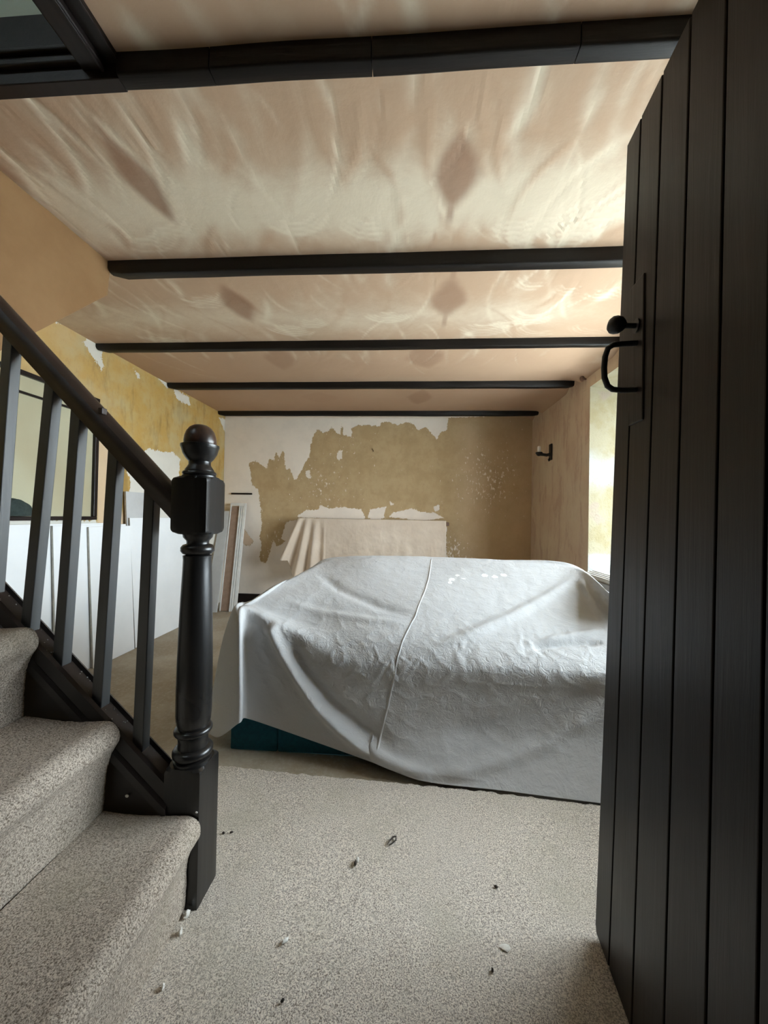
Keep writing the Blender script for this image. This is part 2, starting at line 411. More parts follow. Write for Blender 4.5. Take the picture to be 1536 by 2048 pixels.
def stain(cx_, cy_, a, b, rot=0.0, tail0=0.0, tail1=0.0, k=1.0):
    """lozenge of damp with drip tails along +-Y"""
    global damp_brown
    x_, y_ = X-cx_, Y-cy_; x_, y_ = x_*math.cos(rot)+y_*math.sin(rot), -x_*math.sin(rot)+y_*math.cos(rot)
    wob = 1+(fbm(X, Y, 9, 5)-.5)*.35
    q = (np.abs(x_)/a)**1.25+(np.abs(y_)/b)**1.35
    damp_brown = np.maximum(damp_brown, k*(1-sstep(q*wob, .52, 1.25)))
    if tail0: damp_brown = np.maximum(damp_brown, .6*k*(1-sstep(np.abs(x_), .004, .017))*(y_ < 0)*(1-sstep(-y_, tail0*.7, tail0)))
    if tail1: damp_brown = np.maximum(damp_brown, .8*k*(1-sstep(np.abs(x_), .006, .02))*(y_ > 0)*(1-sstep(y_, tail1*.7, tail1)))
damp_brown += .30*sstep(Y, 2.2, 2.6)*fbm(X, Y, 2.5, 77)+.12*sstep(Y, 2.9, 3.1)  # overall browning of the back bays
p = on(912, 345, 2, HC); stain(p.x, p.y+.01, .075, .15, 0, .16, .22)
p = on(268, 345, 2, HC); stain(p.x, p.y+.03, .055, .19, .0, 0, 0, .95)
p = on(476, 610, 2, HC); stain(p.x, p.y, .085, .17, .0, 0, 0, .9)
p = on(897, 600, 2, HC); stain(p.x, p.y, .10, .17, .0, .3, .3, .8)
p = on(560, 718, 2, HC); stain(p.x, p.y, .12, .22, .2, 0, 0, .55)
p = on(850, 715, 2, HC); stain(p.x, p.y, .15, .20, -.2, 0, 0, .6)
p = on(840, 795, 2, HC); stain(p.x, p.y, .13, .25, .1, 0, 0, .7)
p = on(640, 795, 2, HC); stain(p.x, p.y, .22, .2, .1, 0, 0, .4)
p = on(215, 480, 2, HC); damp_brown = np.maximum(damp_brown, .5*(1-sstep(np.abs(X-XB-.005), 0, .035))*(Y > .9)*(Y < 1.56))  # brown band along the top of the boxed-in stair wall
P = np.stack([X, Y, Z], -1)
cx_ = (X[:-1, :-1]+X[1:, 1:])/2; cy_ = (Y[:-1, :-1]+Y[1:, 1:])/2
tag(grid_obj('ceiling', P, ~((cx_ < -.715) & (cy_ < .83)), M['ceiling'], {'tone': tone, 'damp_brown': damp_brown, 'olive': olive}), kind='structure')

# back wall: trace of the paper still on it
def wall_poly(pts, axis, val):
    o = []
    for x_, y_ in pts:
        q = on(x_, y_, axis, val); o.append((q[1-axis], q.z))
    return o
xs = np.arange(XL, XR+.011, .011); zs = np.append(np.arange(-.02, HC, .011), HC+.005)
X, Z = np.meshgrid(xs, zs, indexing='ij')
zz = lambda L: [(480+.4036*a, 820+.4036*b) for a, b in L]
main = zz([(45, 260), (75, 250), (110, 275), (135, 290), (145, 235), (165, 260), (180, 208), (195, 240), (216, 188), (222, 270), (228, 300), (245, 290), (260, 320), (275, 350), (300, 310), (320, 260), (345, 235), (350, 175), (365, 120), (390, 95), (410, 115), (440, 105), (450, 80), (475, 110), (498, 122), (505, 62), (511, 122), (545, 135), (553, 160), (555, 90), (590, 75), (640, 75), (690, 80), (700, 62), (740, 58), (780, 75), (820, 60), (860, 70), (880, 98), (920, 85), (945, 110), (975, 147), (990, 115), (1025, 100), (1033, 40), (1500, 20), (1560, 20), (1560, 950), (1020, 950)])
main += [(893, 1160), (893, 1045), (700, 1060), (597, 1039), (573, 1044), (562, 1077), (571, 1082), (568, 1085), (554, 1093), (546, 1080), (540, 1107), (532, 1126), (522, 1123), (519, 1110), (524, 1090), (519, 1074), (524, 1052), (521, 1022), (519, 998), (516, 978), (504, 970)]
pap = sdf(wall_poly(main, 1, YB), X, Z)
for hole in (zz([(275, 532), (300, 515), (330, 495), (385, 495), (400, 468), (440, 490), (500, 480), (540, 485), (600, 490), (622, 535), (600, 545)]),
             zz([(635, 532), (645, 492), (722, 480), (712, 538), (650, 545)]), zz([(735, 530), (760, 508), (800, 500), (850, 488), (900, 505), (960, 508), (1012, 535), (900, 550)]),
             zz([(478, 235), (490, 200), (508, 200), (505, 240), (490, 248)]), zz([(325, 300), (345, 300), (352, 335), (330, 335)]), zz([(735, 448), (762, 468), (745, 470)]), zz([(960, 478), (990, 468), (988, 505), (965, 500)])):
    pap = np.minimum(pap, -sdf(wall_poly(hole, 1, YB), X, Z))
spx = -.9+np.zeros(X.shape)
for cx, cy, rr, am in ((860+120, 960, .34, 1.1), (640, 970, .30, .75), (545, 1085, .20, .8), (910, 1100, .16, 1.3), (690, 900, .30, .5), (960, 930, .22, .9)):
    q = on(cx, cy, 1, YB); spx = np.maximum(spx, am*np.exp(-((X-q.x)**2+(Z-q.z)**2)/rr**2)-.25)
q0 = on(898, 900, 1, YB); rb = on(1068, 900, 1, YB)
brown = .45*sstep(X, q0.x-.05, q0.x+.25)*(.55+.9*(fbm(X, Z, 3, 9)-.3))  # brown-tan right end, its colour lightened to make up for weak bounce light
brown = np.maximum(brown, sstep(sdf(wall_poly([(487, 1056), (507, 1082), (499, 1092), (484, 1088)], 1, YB), X, Z), -.004, .004))
qn = on(949, 962, 1, YB); brown = np.maximum(brown, .5*np.exp(-((X-qn.x)**2+(Z-qn.z)**2)/.07**2))
pap = np.maximum(pap, sdf(wall_poly([(487, 1056), (507, 1082), (499, 1092), (484, 1088)], 1, YB), X, Z))
P = np.stack([X, np.full(X.shape, YB), Z], -1)
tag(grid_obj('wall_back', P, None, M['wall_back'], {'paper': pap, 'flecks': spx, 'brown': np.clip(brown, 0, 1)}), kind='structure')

# left wall
ysl = np.append(np.arange(YF, YB, .011), YB)
Y, Z = np.meshgrid(ysl, zs, indexing='ij')
pap = np.full(Y.shape, .5)
for hole in ([(168, 684), (178, 676), (200, 684), (207, 735), (203, 745), (192, 722), (176, 702)], [(246, 704), (262, 712), (290, 728), (284, 736), (276, 722), (256, 716)],
             [(312, 748), (330, 756), (345, 775), (336, 776), (324, 768)], [(346, 776), (378, 794), (381, 812), (362, 804), (350, 792)],
             [(109, 640), (124, 636), (122, 646), (112, 647)], [(266, 737), (272, 740), (282, 758), (276, 758)], [(438, 836), (452, 838), (452, 872), (448, 860)],
             [(260, 958), (248, 930), (262, 918), (296, 896), (318, 902), (346, 905), (360, 918), (358, 950), (346, 962), (380, 1010), (436, 1024), (470, 1016), (480, 1300), (100, 1600), (-500, 1800), (-500, 1036), (20, 1036), (190, 1040), (196, 1050), (258, 1052)]):
    pap = np.minimum(pap, -sdf(wall_poly(hole, 0, XL), Y, Z))
brown = .75*sstep(sdf(wall_poly([(190, 850), (222, 900), (236, 1000), (258, 1056), (195, 1050)], 0, XL), Y, Z), -.01, .015)
brown = np.maximum(brown, .35*(1-sstep(Y, 2.0, 2.6))*sstep(Z, 1.3, 1.5)*fbm(Y, Z, 5, 4))
P = np.stack([np.full(Y.shape, XL), Y, Z], -1)
tag(grid_obj('wall_left', P, None, M['wall_left'], {'paper': pap, 'flecks': np.full(Y.shape, -.3), 'brown': brown}), kind='structure')

# right wall with the window opening
ysr = np.unique(np.concatenate([np.linspace(YF, WY0, 10), np.linspace(WY0, WY1, 10), np.linspace(WY1, YB, 40)])); zsr = np.unique(np.concatenate([[-.02], np.linspace(0, WZ0, 12), np.linspace(WZ0, WZ1, 30), np.linspace(WZ1, HC+.01, 5)]))
Y, Z = np.meshgrid(ysr, zsr, indexing='ij'); ca = (Y[:-1, :-1]+Y[1:, 1:])/2; cb = (Z[:-1, :-1]+Z[1:, 1:])/2
bul = (fbm(Y, Z, 4, 8)-.5)*.02*sstep(Y, WY1+.02, WY1+.2)*sstep(YB-Y, 0, .1)
P = np.stack([XR+bul, Y, Z], -1)
tag(grid_obj('wall_right', P, ~((ca > WY0) & (ca < WY1) & (cb > WZ0) & (cb < WZ1)), M['wall_right']), kind='structure')
# wall behind the camera
tag(MB().box(XL-.1, XR+.1, YF-.1, YF, -.05, 3.0).build('wall_front', M['plain_wall']), kind='structure')

# boxed-in upper flight (plane X = XB), its lower edge rising with the flight
q1 = on(215, 590, 0, XB); q2 = on(0, 702, 0, XB)
sl = (q1.z-q2.z)/(q1.y-q2.y); yb0 = .80
mb = MB(); prof = [(yb0, HC+.02), (yb0, q2.z+sl*(yb0-q2.y)), (q1.y, q1.z), (q1.y+.012, HC+.02)]
fr = [mb.bm.verts.new((XB, y_, z_)) for y_, z_ in prof]; bk = [mb.bm.verts.new((XB-.045, y_, z_)) for y_, z_ in prof]
mb.bm.faces.new(fr); mb.bm.faces.new(bk[::-1])
for i in range(4): mb.bm.faces.new((fr[i], bk[i], bk[(i+1) % 4], fr[(i+1) % 4]))
tag(mb.build('wall_stair', M['stair_plaster']), kind='structure')

# stairwell shaft above the opening
shaft = empty('wall_upper', (-1.3, .8, HC+.1), kind='structure')
MB().box(XL-.06, -.70, .854, .90, HC+.012, 3.0).build('upper_wall', M['green_wall'], shaft)
MB().box(-.70, -.66, YF, .90, HC+.012, 3.0).build('upper_wall', M['green_wall'], shaft)
MB().box(XL-.06, XL, YF, .90, HC-.01, 3.0).build('upper_wall', M['green_wall'], shaft)
MB().box(XL-.06, -.66, YF+.07, .90, 3.0, 3.04).build('upper_ceiling', M['green_wall'], shaft)     # slit left at one end, added to let daylight into the shaft
MB().box(XL, -.7012, .822, .853, 1.972, 2.140, .002).build('fascia', M['dark_trim'], shaft)
MB().box(XL, -.78, .810, .823, 2.005, 2.018, .003).box(XL, -.78, .812, .823, 2.040, 2.050, .003).build('fascia_bead', M['dark_trim'], shaft)
t1 = empty('trim_1', (-.745, .4, HC), kind='structure')
MB().box(-.735, -.700, YF, .842, HC-.014, HC+.004, .003).build('trim_strip', M['dark_trim'], t1)
MB().box(-.790, -.735, YF, .842, HC-.030, HC+.10, .005).build('trim_strip', M['dark_trim'], t1)
MB().box(-.7435, -.737, YF, .842, HC-.034, HC-.028, .002).build('trim_bead', M['dark_trim'], t1)

# skirting on the back wall
tag(MB().box(XL+.02, XR, YB-.018, YB-.002, -.012, .088, .004).build('baseboard_back', M['dark_trim']), kind='structure')

# window in the right wall (hidden behind the door, but its deep reveal shows)
win = empty('window_1', (XR, (WY0+WY1)/2, WZ0), kind='structure')
def quadgrid(name, a, b, c_, mat, parent, n=24, attrs=None):
    a, b, c_ = map(np.array, (a, b, c_)); off = np.array(parent.location)
    u = np.linspace(0, 1, n)[:, None, None]; v = np.linspace(0, 1, n)[None, :, None]
    P = a+(b-a)*u+(c_-a)*v-off
    return grid_obj(name, P, None, mat, attrs, parent)
hgt = np.tile(np.linspace(WZ0, WZ1, 24)[None, :], (24, 1))
whm = np.exp(-((hgt-1.30)/.16)**2)*.75+sstep(-hgt, -.74, -.68)
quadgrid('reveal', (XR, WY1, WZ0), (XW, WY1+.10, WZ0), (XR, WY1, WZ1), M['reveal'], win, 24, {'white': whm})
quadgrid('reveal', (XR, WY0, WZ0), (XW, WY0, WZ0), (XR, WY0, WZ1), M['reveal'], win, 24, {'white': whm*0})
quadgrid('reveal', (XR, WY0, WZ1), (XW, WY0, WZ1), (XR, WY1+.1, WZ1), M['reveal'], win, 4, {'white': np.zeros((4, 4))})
quadgrid('reveal', (XR, WY0, WZ0), (XW, WY0, WZ0), (XR, WY1+.1, WZ0), M['white_paint'], win, 4)
MB().box(XR-.035, XW-.02, WY0-.02, WY1-.004, WZ0+.001, WZ0+.026, .004).build('window_sill', M['white_paint'], win)
f = MB()
for y_ in (WY0, WY1+.05, (WY0+WY1)/2, WY0+.40, WY1-.36): f.box(XW-.03, XW+.02, y_-.03, y_+.03, WZ0, WZ1, .004)
for z_ in (WZ0+.025, WZ1-.025, WZ0+.95): f.box(XW-.03, XW+.02, WY0, WY1+.08, z_-.025, z_+.025, .004)
f.build('window_frame', M['white_paint'], win)
MB().box(XW-.004, XW, WY0, WY1+.09, WZ0, WZ1).build('pane', M['glass'], win)
# pale paving outside the window
tag(MB().box(XW+.10, XW+14, -9, 13, -.25, -.20).build('floor_outside', M['paving']), kind='structure')

# dark framed inner window on the left wall
w2 = empty('window_2', (XL, 1.7, 1.3), kind='structure')
ya, yb_, za, zb = 1.20, 2.262, .915, 1.645
for nm, b in (('frame_rail', (XL, XL+.028, ya, yb_, za-.022, za)), ('frame_rail', (XL, XL+.028, ya, yb_, zb, zb+.024)), ('frame_stile', (XL, XL+.028, yb_-.028, yb_, za, zb)), ('frame_stile', (XL, XL+.028, ya, ya+.028, za, zb)), ('glazing_bar', (XL, XL+.02, ya+.028, yb_-.028, zb-.095, zb-.082))):
    MB().box(*b, .003).build(nm, M['dark_trim'], w2)
MB().box(XL+.002, XL+.008, ya+.02, yb_-.02, za, zb).build('pane', M['frosted'], w2)

# ------------------------------------------------------------------ ceiling beams
def beam(x0, x1, y0, y1, drop, label, joints=(), taper=False):
    e = empty('ceiling_beam', ((x0+x1)/2, (y0+y1)/2, HC), label, 'beam', 'ceiling beams')
    cuts = [x0]+list(joints)+[x1]
    for a, b in zip(cuts, cuts[1:]):
        n = max(4, int((b-a)/.06)); R = []
        for i in range(n+1):
            x_ = a+(b-a)*i/n+(.0012 if i == 0 and a != x0 else 0)-(.0012 if i == n and b != x1 else 0)
            jy, jz = (mnoise.noise(Vector((x_*3, y0*7, 0))))*.004, mnoise.noise(Vector((x_*2.3, y0*5, 4)))*.003
            cr = .006
            if taper and (i == 0 or i == n): cr = .016
            zb_ = HC-drop+jz
            if taper and (i == 0 or i == n): zb_ += .012
            ya_, yb2 = y0+jy, y1+jy
            R.append([(x_, ya_, HC+.02), (x_, ya_, zb_+cr), (x_, ya_+cr*.4, zb_+cr*.3), (x_, ya_+cr, zb_), (x_, yb2-cr, zb_), (x_, yb2-cr*.4, zb_+cr*.3), (x_, yb2, zb_+cr), (x_, yb2, HC+.02)])
        MB().rings(R).build('board', M['beam'], e, True, 35)
    return e
jx = [on(x_, y_, 2, HC-.05).x for x_, y_ in ((430, 165), (745, 148), (1152, 118))]
beam(-.70, XR, .814, .853, .050, 'thick dark boarded ceiling beam nearest the camera, edging the stairwell', jx)
beam(XB+.002, XR, 1.500, 1.549, .055, 'dark brown ceiling beam second from the camera, ending at the boxed-in stair wall', (), True)
beam(XL, XR, 2.245, 2.288, .046, 'dark brown ceiling beam third from the camera, its right end above the door handle', (), True)
beam(XL+.005, on(1145, 768, 2, HC).x, 2.945, 2.992, .048, 'dark brown ceiling beam fourth from the camera, stopping short above the wall light', (), True)
beam(XL+.005, on(1076, 825, 2, HC).x, 3.768, 3.812, .046, 'thinnest-looking dark ceiling beam, farthest away, just in front of the back wall', (), True)

# ------------------------------------------------------------------ carpet in the foreground
xs = np.arange(-.98, XR, .006); n_v = 260
edge_px = [(300, 1518), (430, 1527), (520, 1537), (600, 1545), (720, 1556), (850, 1568), (1000, 1584), (1200, 1608)]
ep = [on(a, b, 2, 0) for a, b in edge_px]
ex = np.interp(xs, [q.x for q in ep], [q.y for q in ep]); ex = ex+(vnoise(xs*1.0, xs*0, 30, 2)-.5)*.008+(vnoise(xs, xs*0, 140, 5)-.5)*.004
v = np.linspace(0, 1, n_v)
X = np.repeat(xs[:, None], n_v, 1); Y = YF+(ex[:, None]-YF)*v[None, :]
Z = (fbm(X, Y, 5, 2)-.5)*.006+(vnoise(X, Y, 160, 6)-.5)*.0022
# ribbed ruck beside the near corner, a dip along the frayed edge
Z = np.where(v[None, :] >= .9999, -.013, Z)
P = np.stack([X, Y, Z], -1)
kx = (X[:-1, :-1]+X[1:, 1:])/2; ky = (Y[:-1, :-1]+Y[1:, 1:])/2
o = grid_obj('carpet', P, ~((ky < .965) & ((kx < -.532) | ((kx < -.496) & (ky > .878)))), M['carpet'])
tag(o, 'speckled beige carpet with a frayed edge covering the floor in the foreground', 'carpet')

# ------------------------------------------------------------------ staircase
st = empty('staircase', (-.75, .5, 0), 'black painted wooden staircase with speckled carpeted steps and square balusters', 'staircase')
YN = .862                                             # near face of the string
def step(i, xn, z0, z1, xback, y0=-.55, y1=YN+.004):
    # section of the carpet: riser, rounded nosing, tread; swept along Y with a little unevenness
    prof = [(xn-.036, z0), (xn-.034, z0+.05), (xn-.030, z1-.11), (xn-.020, z1-.075)]
    r = .034; cx, cz = xn-r, z1-r
    for a in np.linspace(-.5, math.pi/2, 9): prof.append((cx+r*math.cos(a), cz+r*math.sin(a)))
    for t in (.25, .5, .75, 1): prof.append((cx+(xback-cx)*t, z1+.006*math.sin(t*3.0)*(-1)))
    A = np.array(prof); dl = np.r_[0, np.cumsum(np.hypot(*np.diff(A, axis=0).T))]
    s_ = np.linspace(0, dl[-1], 90); A = np.stack([np.interp(s_, dl, A[:, 0]), np.interp(s_, dl, A[:, 1])], -1)
    ysn = np.linspace(y0, y1, 150); P = np.zeros((90, 150, 3))
    P[:, :, 0] = A[:, :1]; P[:, :, 1] = ysn[None, :]; P[:, :, 2] = A[:, 1:]
    w = (fbm(P[:, :, 1]+i*3, s_[:, None]+0*ysn[None, :], 7, 12)-.5)*.012+(vnoise(P[:, :, 1], s_[:, None]+0*ysn[None, :], 140, 3)-.5)*.002
    P[:, :, 0] += w; P[:, :, 2] += w*.5
    P[:, :, 0] += (.86-ysn)[None, :]*.04*(s_ < .30)[:, None]*np.where(s_ < .20, 0.6, 1)[:, None]*(1 if i == 0 else .3)
    # corner next to the string droops
    P -= np.array(st.location)
    return grid_obj('step', P, None, M['stair_carpet'], None, st, True, True)
noses = [(-.480, .225), (-.690, .440), (-.905, .660), (-1.115, .880)]
for i, (xn, z1) in enumerate(noses):
    z0 = noses[i-1][1]-.004 if i else -.01
    xb_ = noses[i+1][0]-.034 if i+1 < len(noses) else -1.36
    step(i, xn, z0, z1, xb_)
# string: base rail (capping) and the board below it
c0, c1 = on(345, 1556, 1, .90), on(0, 1186, 1, .90)
sl = (c1.z-c0.z)/(c1.x-c0.x); zc = lambda x_: c0.z+sl*(x_-c0.x)
xa, xz = -.570, -1.42
def slanted(profile, z_of, x0, x1, name, mat, parent, n=2, smooth=False):
    """profile: (dy, dz) points swept along the pitch of the stairs"""
    R = [[(x_, .90+dy, z_of(x_)+dz) for dy, dz in profile] for x_ in np.linspace(x0, x1, n)]
    return MB().rings(R).build(name, mat, parent, smooth, 30)
slanted([(-.030, -.035), (.030, -.035), (.030, .006), (.022, .012), (.018, 0), (-.018, 0), (-.022, .012), (-.030, .006)], zc, xa, xz, 'base_rail', M['stair_x'], st)
slanted([(-.022, -.30), (.014, -.30), (.014, -.034), (-.022, -.034)], zc, xa, xz, 'string_board', M['stair_x'], st)
slanted([(-.036, -.070), (-.022, -.070), (-.022, -.036), (-.030, -.036), (-.036, -.046)], zc, xa, xz, 'string_moulding', M['stair_x'], st)
MB().box(-1.42, -.57, .884, .912, -.012, .10).build('apron_board', M['stair_x'], st)
# handrail
h0, h1 = on(345, 998, 1, .90), on(0, 622, 1, .90)
slh = (h1.z-h0.z)/(h1.x-h0.x); zh = lambda x_: h0.z+slh*(x_-h0.x)
hp = [(-.020, -.040), (.020, -.040), (.022, -.022), (.027, -.012), (.029, .006), (.025, .022), (.014, .034), (0, .038), (-.014, .034), (-.025, .022), (-.029, .006), (-.027, -.012), (-.022, -.022)]
slanted(hp, zh, -.568, -1.46, 'handrail', M['rail'], st, 12, True)
nb = on(204, 816, 1, .88); MB().box(nb.x-.006, nb.x+.006, .874, .890, nb.z-.016, nb.z+.000, .002).build('rail_joint', M['rail'], st)
# balusters
for a in [(24, 700, -6, 1120), (108, 770, 62, 1240), (158, 850, 124, 1325), (232, 930, 201, 1410), (304, 1010, 281, 1510)]:
    t_, b_ = on(a[0], a[1], 1, .90), on(a[2], a[3], 1, .90)
    zt, zb_ = zh(t_.x)-.030, zc(b_.x)-.012
    tilt = (t_.x-b_.x)/(t_.z-b_.z); xt = b_.x+tilt*(zt-b_.z); xb_ = b_.x+tilt*(zb_-b_.z); h = .0135
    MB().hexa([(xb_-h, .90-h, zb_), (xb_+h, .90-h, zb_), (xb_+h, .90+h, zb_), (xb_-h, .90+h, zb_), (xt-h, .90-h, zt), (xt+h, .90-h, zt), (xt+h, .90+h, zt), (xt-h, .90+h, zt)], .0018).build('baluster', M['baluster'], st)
# newel post
NX, NY = -.5335, .9145
nw = empty('newel_post', (0, 0, 0)); nw.parent = st; nw.location = (NX-st.location.x, NY-st.location.y, 0)
def block(z0, z1, h, r0, r1, n=8, arcs=.020):
    """square block whose ends are turned: corners rounded off to the radius r0 / r1"""
    R = []; zs_ = [z0]+list(np.linspace(z0+arcs*.25, z0+arcs, 4))+list(np.linspace(z1-arcs, z1-arcs*.25, 4))+[z1]
    for z_ in zs_:
        e0 = np.clip((z_-z0)/arcs, 0, 1); e1 = np.clip((z1-z_)/arcs, 0, 1)
        rr = min(r0+(h*1.42-r0)*math.sqrt(max(0, 1-(1-e0)**2)) if r0 else 9, r1+(h*1.42-r1)*math.sqrt(max(0, 1-(1-e1)**2)) if r1 else 9)
        ring = []
        for k_ in range(48):
            a = 2*math.pi*k_/48+math.pi/4; c_, s_ = math.cos(a), math.sin(a)
            sq = h/max(abs(c_), abs(s_)); ch = h*1.33/ (abs(c_)+abs(s_))*1.0
            q = min(sq, rr, h*1.385)
            ring.append((NX+c_*q, NY+s_*q, z_))
        R.append(ring)
    return R
MB().rings(block(-.01, .330, .0455, 0, .050)).build('base_block', M['stair_z'], nw, True, 20)
MB().rings(block(.897, 1.040, .0455, .046, .046)).build('upper_block', M['stair_z'], nw, True, 20)
def bead(zc_, r, R_, n=6): return [(R_+r*math.cos(a), zc_+r*math.sin(a)) for a in np.linspace(-math.pi/2, math.pi/2, n)]
pr = [(.044, .322), (.044, .336)]+bead(.352, .0125, .035)+[(.035, .370), (.0345, .382), (.037, .394)]+bead(.405, .009, .036)+[(.036, .418), (.0395, .425), (.0415, .445), (.042, .50), (.0410, .58), (.039, .66), (.0365, .74), (.034, .80), (.033, .832), (.034, .842)]+bead(.858, .0135, .0265)+[(.026, .876), (.027, .880), (.034, .888), (.036, .897)]
MB().lathe(pr, NX, NY, 40).build('turned_shaft', M['stair_z'], nw, True, 40)
pr = [(.040, 1.036), (.040, 1.044)]+bead(1.050, .0055, .0345, 5)+[(.034, 1.059), (.028, 1.068), (.026, 1.072), (.026, 1.080), (.033, 1.088), (.040, 1.100), (.0435, 1.113), (.0455, 1.117), (.0455, 1.122), (.040, 1.124)]
MB().lathe(pr, NX, NY, 40).build('finial_cup', M['stair_z'], nw, True, 40)
pr = [(.036, 1.121), (.0385, 1.124), (.0385, 1.132), (.037, 1.144), (.033, 1.156), (.026, 1.166), (.017, 1.172), (.008, 1.1745), (.001, 1.175)]
tag(MB().lathe(pr, NX, NY, 40).build('finial_acorn', M['acorn'], nw, True, 60), 'worn brown acorn top')
# white paint specks on string and newel
sp_ = []
for px_, py_, Yp in ((393, 1625, NY-.047), (323, 1613, .873), (254, 1592, .873), (205, 1450, .865), (388, 1640, NY-.047), (340, 1596, .873)):
    sp_.append((on(px_, py_, 1, Yp), random.uniform(.003, .006)))
for i in range(46):
    x_ = random.uniform(-1.05, -.60); sp_.append((Vector((x_, .90+random.choice((-1, 1, 1))*random.uniform(.004, .019), zc(x_)+.001)), random.uniform(.0008, .0024)))
mb = MB()
for q, r_ in sp_:
    t = bmesh.new(); bmesh.ops.create_icosphere(t, subdivisions=1, radius=r_)
    for vv in t.verts: vv.co = Vector((vv.co.x, vv.co.y*.5, vv.co.z*.8))+q
    mb.join(t)
tag(mb.build('paint_specks', M['white_drip'], st, True), 'white paint specks', kind='stuff')

# ------------------------------------------------------------------ plank door
DX = lambda y_: .443-.1*(.895-y_)
dr = empty('door_1', (DX(.1), .05, 0), kind='structure')
cut = [(.783, .897), (.728, .825), (.657, .728), (.583, .631), (.508, .537), (.435, .455), (.360, .372), (.285, .292), (.21, .214), (.13, .132), (.05, .05)]
ZT = 1.716
nrm = Vector((1, -.1, 0)).normalized()
for i, ((ta, ba), (tb, bb)) in enumerate(zip(cut, cut[1:])):
    g = .0022; z0 = .010
    def corner(y_, z_, d): q = Vector((DX(y_), y_, z_)); return q+nrm*d
    F = [(ba-g*(i > 0), z0), (bb+g, z0), (tb+g, ZT), (ta-g*(i > 0), ZT)]
    if i == 0:          # the worn bottom corner of the leading edge
        F = [(ba-.008, z0), (bb+g, z0), (tb+g, ZT), (ta, ZT), (ba-.001, z0+.016)]
    mb = MB(); fr = [mb.bm.verts.new(corner(y_, z_, 0)) for y_, z_ in F]; bk = [mb.bm.verts.new(corner(y_, z_, .030)) for y_, z_ in F]
    mb.bm.faces.new(fr); mb.bm.faces.new(bk[::-1])
    for j in range(len(F)): mb.bm.faces.new((fr[j], bk[j], bk[(j+1) % len(F)], fr[(j+1) % len(F)]))
    bmesh.ops.recalc_face_normals(mb.bm, faces=mb.bm.faces[:])
    bmesh.ops.bevel(mb.bm, geom=mb.bm.edges[:], offset=.0016, segments=2, profile=.5, affect='EDGES')
    mb.build('plank', M['door'], dr)
mb = MB()
F = [(.885, .012), (.06, .012), (.06, ZT-.004), (.785, ZT-.004)]
fr = [mb.bm.verts.new(Vector((DX(y_), y_, z_))+nrm*.012) for y_, z_ in F]; bk = [mb.bm.verts.new(Vector((DX(y_), y_, z_))+nrm*.034) for y_, z_ in F]
mb.bm.faces.new(fr); mb.bm.faces.new(bk[::-1])
for j in range(4): mb.bm.faces.new((fr[j], bk[j], bk[(j+1) % 4], fr[(j+1) % 4]))
mb.build('backing', M['door'], dr)
# lock plate, knob, D handle on the near face
hy = .728
MBp = lambda y_, z_, d: Vector((DX(y_), y_, z_))-nrm*d
mb = MB(); mb.hexa([MBp(hy+.030, 1.135, .003), MBp(hy-.022, 1.135, .003), MBp(hy-.022, 1.135, -.002), MBp(hy+.030, 1.135, -.002), MBp(hy+.030, 1.405, .003), MBp(hy-.022, 1.405, .003), MBp(hy-.022, 1.405, -.002), MBp(hy+.030, 1.405, -.002)], .002)
mb.build('lock_plate', M['door'], dr)
hd = [MBp(hy, 1.285, .0), MBp(hy, 1.285, .030), MBp(hy, 1.284, .044), MBp(hy, 1.278, .053), MBp(hy, 1.262, .058), MBp(hy, 1.24, .0595), MBp(hy, 1.222, .0585), MBp(hy, 1.206, .053), MBp(hy, 1.199, .044), MBp(hy, 1.197, .030), MBp(hy, 1.197, .0)]
MB().tube(hd, .0052, 12).build('handle', M['iron'], dr, True, 60)
kb = MB(); kb.tube([MBp(hy, 1.318, 0), MBp(hy, 1.318, .006)], .013, 20); kb.tube([MBp(hy, 1.318, .004), MBp(hy, 1.320, .030)], .005, 12)
prk = [(.005, .022), (.010, .026), (.0150, .032), (.0165, .040), (.0150, .047), (.010, .052), (.002, .054)]
kb.tube([MBp(hy, 1.318+d*.1, d) for r_, d in prk], [r_ for r_, d in prk], 20)
kb.build('knob', M['iron'], dr, True, 50)

# ------------------------------------------------------------------ sofa under the dust sheet
sf = empty('sofa', (.2, 1.85, -.012), 'dark teal upholstered sofa hidden under the white dust sheet, only its base showing', 'sofa')
def pad(name, x0, x1, y0, y1, z0, z1, bev=.02): return MB().box(x0, x1, y0, y1, z0, z1, bev).build(name, M['teal'], sf, True, 50)
xs_ = [-.71, -.513, .02, .55, 1.06]
for a, b in zip(xs_, xs_[1:]): pad('base_panel', a+.001, b-.001, 1.484, 1.56, -.010, .17, .006)
pad('frame', -.69, 1.05, 1.56, 2.15, .0, .20)
for a, b in ((-.56, .22), (.225, 1.0)): pad('seat_cushion', a, b, 1.52, 2.0, .205, .345, .03)
pad('arm', -.690, -.58, 1.53, 2.1, .175, .50, .03); pad('arm', 1.0, 1.10, 1.50, 2.1, .205, .46, .03)
pad('backrest', -.40, .95, 2.02, 2.15, .205, .655, .03)

